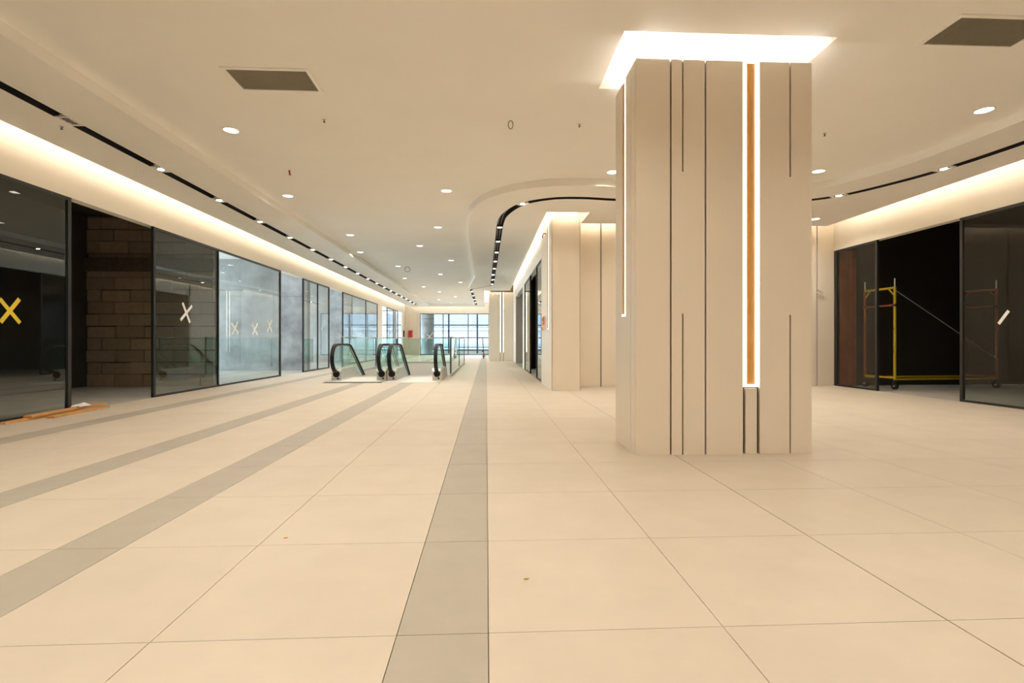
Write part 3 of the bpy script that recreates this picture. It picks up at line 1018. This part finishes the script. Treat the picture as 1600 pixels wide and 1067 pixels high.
# crumpled orange tape on the pier
t = thing('tape_bow', 'crumpled bow of orange tape stuck on the slender pier', 'tape mark', (1.315, 11.72, 1.4), 'tape marks on the glass')
for i, (dy, dz, ln, wd, ang, k) in enumerate(((-.09, .06, .20, .10, 40, .02), (.09, .04, .18, .10, -45, .035), (-.07, -.08, .18, .09, -30, .03), (.08, -.09, .16, .09, 35, .04))):
    bm = bmesh.new()
    a = D(ang)
    n = 6
    rows = []
    for j in range(n + 1):
        s = (j / n - .5) * ln
        bulge = .02 + k * math.cos(math.pi * (j / n - .5)) + .008 * math.sin(5 * j + i)
        rows.append([bm.verts.new((1.32 - bulge, 11.72 + dy + s * math.sin(a) + q * wd * math.cos(a), 1.42 + dz + s * math.cos(a) - q * wd * math.sin(a))) for q in (-.5, 0, .5)])
    for r0, r1 in zip(rows[:-1], rows[1:]):
        for q in range(2):
            bm.faces.new((r0[q], r0[q + 1], r1[q + 1], r1[q]))
    bmesh.ops.solidify(bm, geom=bm.faces[:], thickness=.003)
    obj('tape_fold', bm, 'tape_o', t, smooth=True)

# ================================================================== ESCALATORS
def arc_path():
    """handrail side view (y from the newel tip, z above floor)"""
    p = [(0.52, 0.20), (0.36, 0.21)]
    cy, cz, ry, rz = 0.42, 0.575, 0.42, 0.37
    for i in range(0, 13):
        a = math.radians(250 - i * (160 / 12))
        p.append((cy + ry * math.cos(a), cz + rz * math.sin(a)))
    p += [(0.8, 0.945), (1.2, 0.945), (1.45, 0.935)]
    for i in range(1, 6):
        a = math.radians(30 * i / 5)
        p.append((1.45 + 0.9 * math.sin(a), 0.935 - 0.9 * (1 - math.cos(a))))
    y0, z0 = p[-1]
    L = 7.9
    p.append((y0 + L * math.cos(math.radians(30)), z0 - L * math.sin(math.radians(30))))
    return p


def escalator(xl, xr, yf, label):
    t = thing('escalator', label, 'escalator', ((xl + xr) / 2, yf, 0), 'escalators going down')
    path = [(yf + a, b) for a, b in arc_path()]
    for x in (xl, xr):
        bm = bmesh.new()
        sweep_yz(bm, path, x - .045, x + .045, .045)
        hr = obj('handrail', bm, 'rubber', t)
        # steel guide just inside the rail
        bm = bmesh.new()
        inner = []
        n = len(path)
        for i in range(n):
            a, b = Vector(path[max(i - 1, 0)]), Vector(path[min(i + 1, n - 1)])
            d = (b - a).normalized()
            inner.append(tuple(Vector(path[i]) - Vector((-d.y, d.x)) * .045))
        sweep_yz(bm, inner, x - .018, x + .018, .02)
        obj('guide_rail', bm, 'steel', hr)
        # glass balustrade: fills the handrail loop down to the deck
        prof = [q for q in inner if True]
        bm = bmesh.new()
        top = inner[2:-1] + [(inner[-1][0], inner[-1][1])]
        low = [(yf + .46, .30), (yf + 1.75, .30), (yf + 2.2, .10), (inner[-1][0], inner[-1][1] - .55)]
        poly = [(yf + .40, .26)] + inner[4:] + [low[3], low[2], low[1]]
        f1 = [bm.verts.new((x - .005, a, b)) for a, b in poly]
        f2 = [bm.verts.new((x + .005, a, b)) for a, b in poly]
        bm.faces.new(f1)
        bm.faces.new(f2[::-1])
        for i in range(len(poly)):
            j = (i + 1) % len(poly)
            bm.faces.new((f1[i], f1[j], f2[j], f2[i]))
        obj('glass_balustrade', bm, 'railglass', t)
        # newel box and decking
        bm = bmesh.new()
        prof = [(yf + .40, 0.0), (yf + .40, .24), (yf + .48, .30), (yf + 1.75, .30), (yf + 2.25, .08), (yf + 8.2, -3.35), (yf + 8.2, -3.75), (yf + 2.0, -.22), (yf + 2.0, -.01), (yf + 2.0, 0.0)]
        prof = [(yf + .40, 0.0), (yf + .40, .24), (yf + .48, .30), (yf + 1.75, .30), (yf + 2.25, .08), (yf + 8.2, -3.35), (yf + 8.2, -3.85), (yf + 2.32, -.45), (yf + 2.02, 0.0)]
        f1 = [bm.verts.new((x - .12, a, b)) for a, b in prof]
        f2 = [bm.verts.new((x + .12, a, b)) for a, b in prof]
        bm.faces.new(f1)
        bm.faces.new(f2[::-1])
        for i in range(len(prof)):
            j = (i + 1) % len(prof)
            bm.faces.new((f1[i], f1[j], f2[j], f2[i]))
        nb = obj('newel_deck', bm, 'steel', t)
        bm = bmesh.new()
        cyl(bm, (x, yf + .405, .17), (x, yf + .385, .17), .085, 18)
        obj('handrail_inlet', bm, 'rubber', nb)
        bm = bmesh.new()
        cyl(bm, (x + (.04), yf + .402, .055), (x + .04, yf + .392, .055), .024, 12)
        obj('stop_button', bm, 'rubber', nb)
    # landing plate, comb and steps
    lp = obj('landing_plate', B((xl - .125, xr + .125, yf - .08, yf + 1.95, -.012, .004)), 'white', t)
    obj('plate_edge', B((xl - .125, xr + .125, yf - .32, yf - .08, -.012, .006)), 'rubber' if xl < -3 else 'white', lp)
    obj('comb_plate', B((xl + .12, xr - .12, yf + 1.75, yf + 1.98, .004, .012)), 'steel', lp)
    for k in range(14):
        y = yf + 2.0 + .4 * k
        zt = -max(0, k - 1) * .231
        obj('step', B((xl + .125, xr - .125, y, y + .41, zt - .25, zt - .006)), 'step', t)
    return t


escalator(-3.82, -2.68, 13.02, 'escalator with black handrails and floor plate on the shop window side, going down')
escalator(-2.42, -1.27, 13.02, 'escalator with black handrails next to the glass railing, going down')


# ================================================================== GLASS RAILINGS AROUND THE WELL
def railing(p0, p1, label, n):
    p0, p1 = Vector(p0), Vector(p1)
    d = (p1 - p0).normalized()
    nr = Vector((-d.y, d.x, 0))
    t = thing('glass_railing', label, 'railing', tuple((p0 + p1) / 2), 'glass railings round the well')
    L = (p1 - p0).length
    bm = bmesh.new()
    obox(bm, (p0 + p1) / 2 + Vector((0, 0, .04)), d, nr, (0, 0, 1), L, .05, .08)
    obj('base_shoe', bm, 'steel', t)
    seg = L / n
    for i in range(n):
        bm = bmesh.new()
        obox(bm, p0 + d * (i + .5) * seg + Vector((0, 0, .59)), d, nr, (0, 0, 1), seg - .03, .016, 1.06)
        obj('glass_panel', bm, 'railglass', t)
    for i in range(n + 1):
        if i % 3 == 0:
            bm = bmesh.new()
            obox(bm, p0 + d * min(max(i * seg, .015), L - .015) + Vector((0, 0, .57)), d, nr, (0, 0, 1), .02, .045, 1.12)
            obj('post', bm, 'mullion', t)
    bm = bmesh.new()
    obox(bm, (p0 + p1) / 2 + Vector((0, 0, 1.13)), d, nr, (0, 0, 1), L, .03, .02)
    obj('top_rail', bm, 'steel', t)


railing((-1.02, 14.9, 0), (-1.02, 23.86, 0), 'glass railing along the corridor side of the escalator well', 6)
railing((-4.08, 14.9, 0), (-4.08, 23.86, 0), 'glass railing along the shop side of the escalator well', 6)
railing((-4.05, 23.89, 0), (-1.05, 23.89, 0), 'glass railing across the far end of the escalator well', 3)

# ================================================================== KICK SCOOTER
s = thing('kick_scooter', 'black kick scooter with red wheel guard parked before the far screen', 'scooter', (-.2, 30.4, 0))
sx, sy = -.22, 30.4
bm = bmesh.new()
for y in (sy, sy + .95):
    pass
bm = bmesh.new()
obox(bm, (sx + .06, sy + .5, .13), (1, 0, 0), (0, 1, 0), (0, 0, 1), .16, .72, .05)
obox(bm, (sx + .06, sy + .1, .17), (1, 0, 0), (0, .87, -.5), (0, .5, .87), .07, .24, .05)
obj('deck', bm, 'rubber', s)
for y in (sy, sy + .93):
    bm = bmesh.new()
    cyl(bm, (sx + .03, y, .115), (sx + .09, y, .115), .115, 20)
    wh = obj('wheel', bm, 'rubber', s)
    bm = bmesh.new()
    cyl(bm, (sx + .024, y, .115), (sx + .096, y, .115), .05, 14)
    obj('hub', bm, 'steel', wh)
bm = bmesh.new()
for i in range(8):
    a0, a1 = math.radians(20 + 18 * i), math.radians(38 + 18 * i)
    for r in (.135,):
        obox(bm, (sx + .06, sy - r * math.cos((a0 + a1) / 2), .115 + r * math.sin((a0 + a1) / 2)), (1, 0, 0), (0, math.sin((a0 + a1) / 2), math.cos((a0 + a1) / 2)), (0, -math.cos((a0 + a1) / 2), math.sin((a0 + a1) / 2)), .10, .05, .02)
obj('wheel_guard', bm, 'red', s)
bm = bmesh.new()
cyl(bm, (sx + .06, sy, .22), (sx + .0, sy + .18, 1.2), .024, 12)
cyl(bm, (sx + .03, sy - .0, .115), (sx + .03, sy + .02, .3), .014, 8)
cyl(bm, (sx + .09, sy - .0, .115), (sx + .09, sy + .02, .3), .014, 8)
obj('stem', bm, 'frame', s)
bm = bmesh.new()
cyl(bm, (sx - .26, sy + .18, 1.21), (sx + .26, sy + .18, 1.21), .016, 10)
hb = obj('handlebar', bm, 'frame', s)
for q in (-1, 1):
    bm = bmesh.new()
    cyl(bm, (sx + q * .16, sy + .18, 1.21), (sx + q * .275, sy + .18, 1.21), .024, 10)
    obj('grip', bm, 'rubber', hb)
bm = bmesh.new()
obox(bm, (sx, sy + .17, 1.235), (1, 0, 0), (0, 1, 0), (0, 0, 1), .09, .07, .03)
obj('display', bm, 'rubber', hb)
bm = bmesh.new()
cyl(bm, (sx + .0, sy - .08, .42), (sx + .0, sy + .0, .44), .035, 12)
obj('front_lamp', bm, 'rubber', s)

# ================================================================== FIRE POINT on the far wall
f = thing('fire_cabinet', 'red fire hose cabinet on the far beige panel', 'fire cabinet', (-5.56, Y_END - .01, 1.31))
fy = Y_END - .012
obj('body', B((-5.71, -5.42, fy - .16, fy, 1.31, 1.80)), 'red', f)
fd = obj('door', B((-5.695, -5.435, fy - .175, fy - .16, 1.325, 1.785)), 'red', f)
obj('handle', B((-5.46, -5.445, fy - .19, fy - .175, 1.5, 1.6)), 'steel', fd)
f = thing('electrical_box', 'small dark box on the beige pier at the far left corner', 'box', (X_L, 37.6, 1.4))
obj('body', B((X_L, X_L + .1, 37.4, 37.62, 1.33, 1.78)), 'frame', f)
obj('cover', B((X_L + .1, X_L + .11, 37.41, 37.61, 1.34, 1.77)), 'steel', f)

# ================================================================== YELLOW ROLLING SCAFFOLD in the dark shop
sc = thing('rolling_scaffold', 'yellow wheeled scaffold standing in the dark shop doorway', 'scaffold', (9.2, 10.85, 0))
A0, A1, B0, B1 = Vector((8.52, 10.42, 0)), Vector((8.42, 11.14, 0)), Vector((10.95, 10.62, 0)), Vector((10.85, 11.30, 0))
for P, Q in ((A0, A1), (B0, B1)):
    bm = bmesh.new()
    cyl(bm, P + Vector((0, 0, .2)), P + Vector((0, 0, 2.14)), .026, 12)
    cyl(bm, P + Vector((0, 0, 2.12)), Q + Vector((0, 0, 2.12)), .026, 12)
    cyl(bm, P + Vector((0, 0, .24)), Q + Vector((0, 0, .24)), .024, 12)
    d = (Q - P).normalized()
    cyl(bm, P + d * .14 + Vector((0, 0, 2.11)), P + Vector((0, 0, 1.95)), .016, 8)
    cyl(bm, Q - d * .14 + Vector((0, 0, 2.11)), Q + Vector((0, 0, 1.95)), .016, 8)
    fr = obj('end_frame', bm, 'yellow' if P is A0 else 'rust', sc)  # far frame coloured dark to paint in the shop's darkness
    bm = bmesh.new()
    cyl(bm, Q + Vector((0, 0, .2)), Q + Vector((0, 0, 2.14)), .026, 12)
    obj('rear_post', bm, 'rust', fr)  # dark colour stands in for shade on this post
    bm = bmesh.new()
    cyl(bm, P + Vector((0, 0, 1.76)), Q + Vector((0, 0, 1.76)), .022, 10)
    obj('cross_tube', bm, 'rust', fr)
    bm = bmesh.new()
    for p in (P, Q):
        cyl(bm, p + Vector((0, 0, 2.14)), p + Vector((0, 0, 2.32)), .014, 8)
    obj('spigot', bm, 'steel', fr)
    bm = bmesh.new()
    for p in (P, Q):
        for zz in (.78, 1.27):
            cyl(bm, p + Vector((0, 0, zz)), p + Vector((-.06, 0, zz + .01)), .010, 8)
        cyl(bm, p + Vector((0, 0, 1.76)) + d * -.04, p + Vector((0, 0, 1.76)) + d * .04, .035, 10)
    obj('lock_pin', bm, 'frame', fr)
for p in (A0, A1, B0, B1):
    bm = bmesh.new()
    cyl(bm, p + Vector((-.02, 0, .085)), p + Vector((.02, 0, .085)), .085, 18)
    cs = obj('caster', bm, 'rubber', sc)
    bm = bmesh.new()
    cyl(bm, p + Vector((0, 0, .14)), p + Vector((0, 0, .24)), .018, 8)
    box(bm, p.x - .035, p.x - .025, p.y - .025, p.y + .025, .08, .18)
    box(bm, p.x + .025, p.x + .035, p.y - .025, p.y + .025, .08, .18)
    box(bm, p.x - .035, p.x + .035, p.y - .025, p.y + .025, .175, .19)
    obj('fork', bm, 'frame', cs)
    bm = bmesh.new()
    cyl(bm, p + Vector((-.026, 0, .085)), p + Vector((.026, 0, .085)), .035, 12)
    obj('hub', bm, 'steel', cs)
for P, Q in ((A0, B0), (A1, B1)):
    bm = bmesh.new()
    cyl(bm, P + Vector((0, 0, .21)), Q + Vector((0, 0, .21)), .02, 10)
    obj('bottom_tube', bm, 'yellow', sc)
    if P is A1:
        continue
    bm = bmesh.new()
    cyl(bm, P + Vector((0, -.03, 2.06)), Q + Vector((0, -.03, .62)), .009, 8)
    obj('diagonal_brace', bm, 'steel', sc)

# ================================================================== TIMBER BOARDS ON THE FLOOR
def plank(p0, p1, z0, z1, w, th, label):
    a, b = Vector((*p0, z0 + th / 2)), Vector((*p1, z1 + th / 2))
    d = (b - a).normalized()
    s_ = Vector((d.y, -d.x, 0)).normalized()
    u = s_.cross(d) * 1
    bm = bmesh.new()
    obox(bm, (a + b) / 2, d, s_, u, (b - a).length, w, th)
    bmesh.ops.bevel(bm, geom=bm.edges[:], offset=.002, segments=1, affect='EDGES')
    return tag(obj('timber_board', bm, 'wood'), label, 'board', 'timber boards left by the doorway')


plank((-5.80, 5.5), (-5.85, 6.45), 0.0, 0.0, .07, .022, 'thin timber board lying end to end with the others along the shop window')
plank((-5.80, 6.85), (-5.885, 8.28), 0.0345, 0.0345, .10, .028, 'timber board lying on top with a pale rag over it')
plank((-5.66, 7.02), (-5.745, 8.14), 0.0, 0.0, .10, .03, 'timber board lying flat beside the raised one, on the side of the grey floor stripe')
plank((-5.80, 6.52), (-5.85, 7.75), 0.0, 0.0, .06, .032, 'timber batten lying under the raised board')
rag = bmesh.new()
n = 9
vs2 = []
for i in range(n):
    r_ = []
    for j in range(n):
        u, v = i / (n - 1) - .5, j / (n - 1) - .5
        rr = math.hypot(u, v)
        hgt = max(.0755, .04 * max(0, 1 - (rr * 1.9) ** 2) + .012 * math.sin(9 * u + 4 * v) * (1 - rr) + .072)
        r_.append(rag.verts.new((-5.85 + u * .13, 7.78 + v * .22 + .03 * math.sin(7 * u), hgt)))
    vs2.append(r_)
for i in range(n - 1):
    for j in range(n - 1):
        rag.faces.new((vs2[i][j], vs2[i + 1][j], vs2[i + 1][j + 1], vs2[i][j + 1]))
r = bmesh.ops.extrude_face_region(rag, geom=rag.faces[:])
bmesh.ops.translate(rag, verts=[g for g in r['geom'] if isinstance(g, bmesh.types.BMVert)], vec=(0, 0, -.012))
tag(obj('cleaning_rag', rag, 'cloth', smooth=True), 'crumpled pale rag lying on the timber boards', 'rag')
# scraps of debris on the floor
for x, y, m, lab in ((0.167, 2.175, 'yellow', 'tiny yellow scrap on the cream floor beside the wide grey stripe'), (-1.02, 2.69, 'tape_o', 'tiny orange scrap on the cream floor between two grey stripes')):
    bm = bmesh.new()
    vv = [bm.verts.new((x + a, y + b, .0005)) for a, b in ((-.011, -.003), (.004, -.005), (.011, .002), (-.002, .006))]
    bm.faces.new(vv)
    r = bmesh.ops.extrude_face_region(bm, geom=bm.faces[:])
    bmesh.ops.translate(bm, verts=[g for g in r['geom'] if isinstance(g, bmesh.types.BMVert)], vec=(0, 0, .003))
    tag(obj('paper_scrap', bm, m), lab, 'scrap')
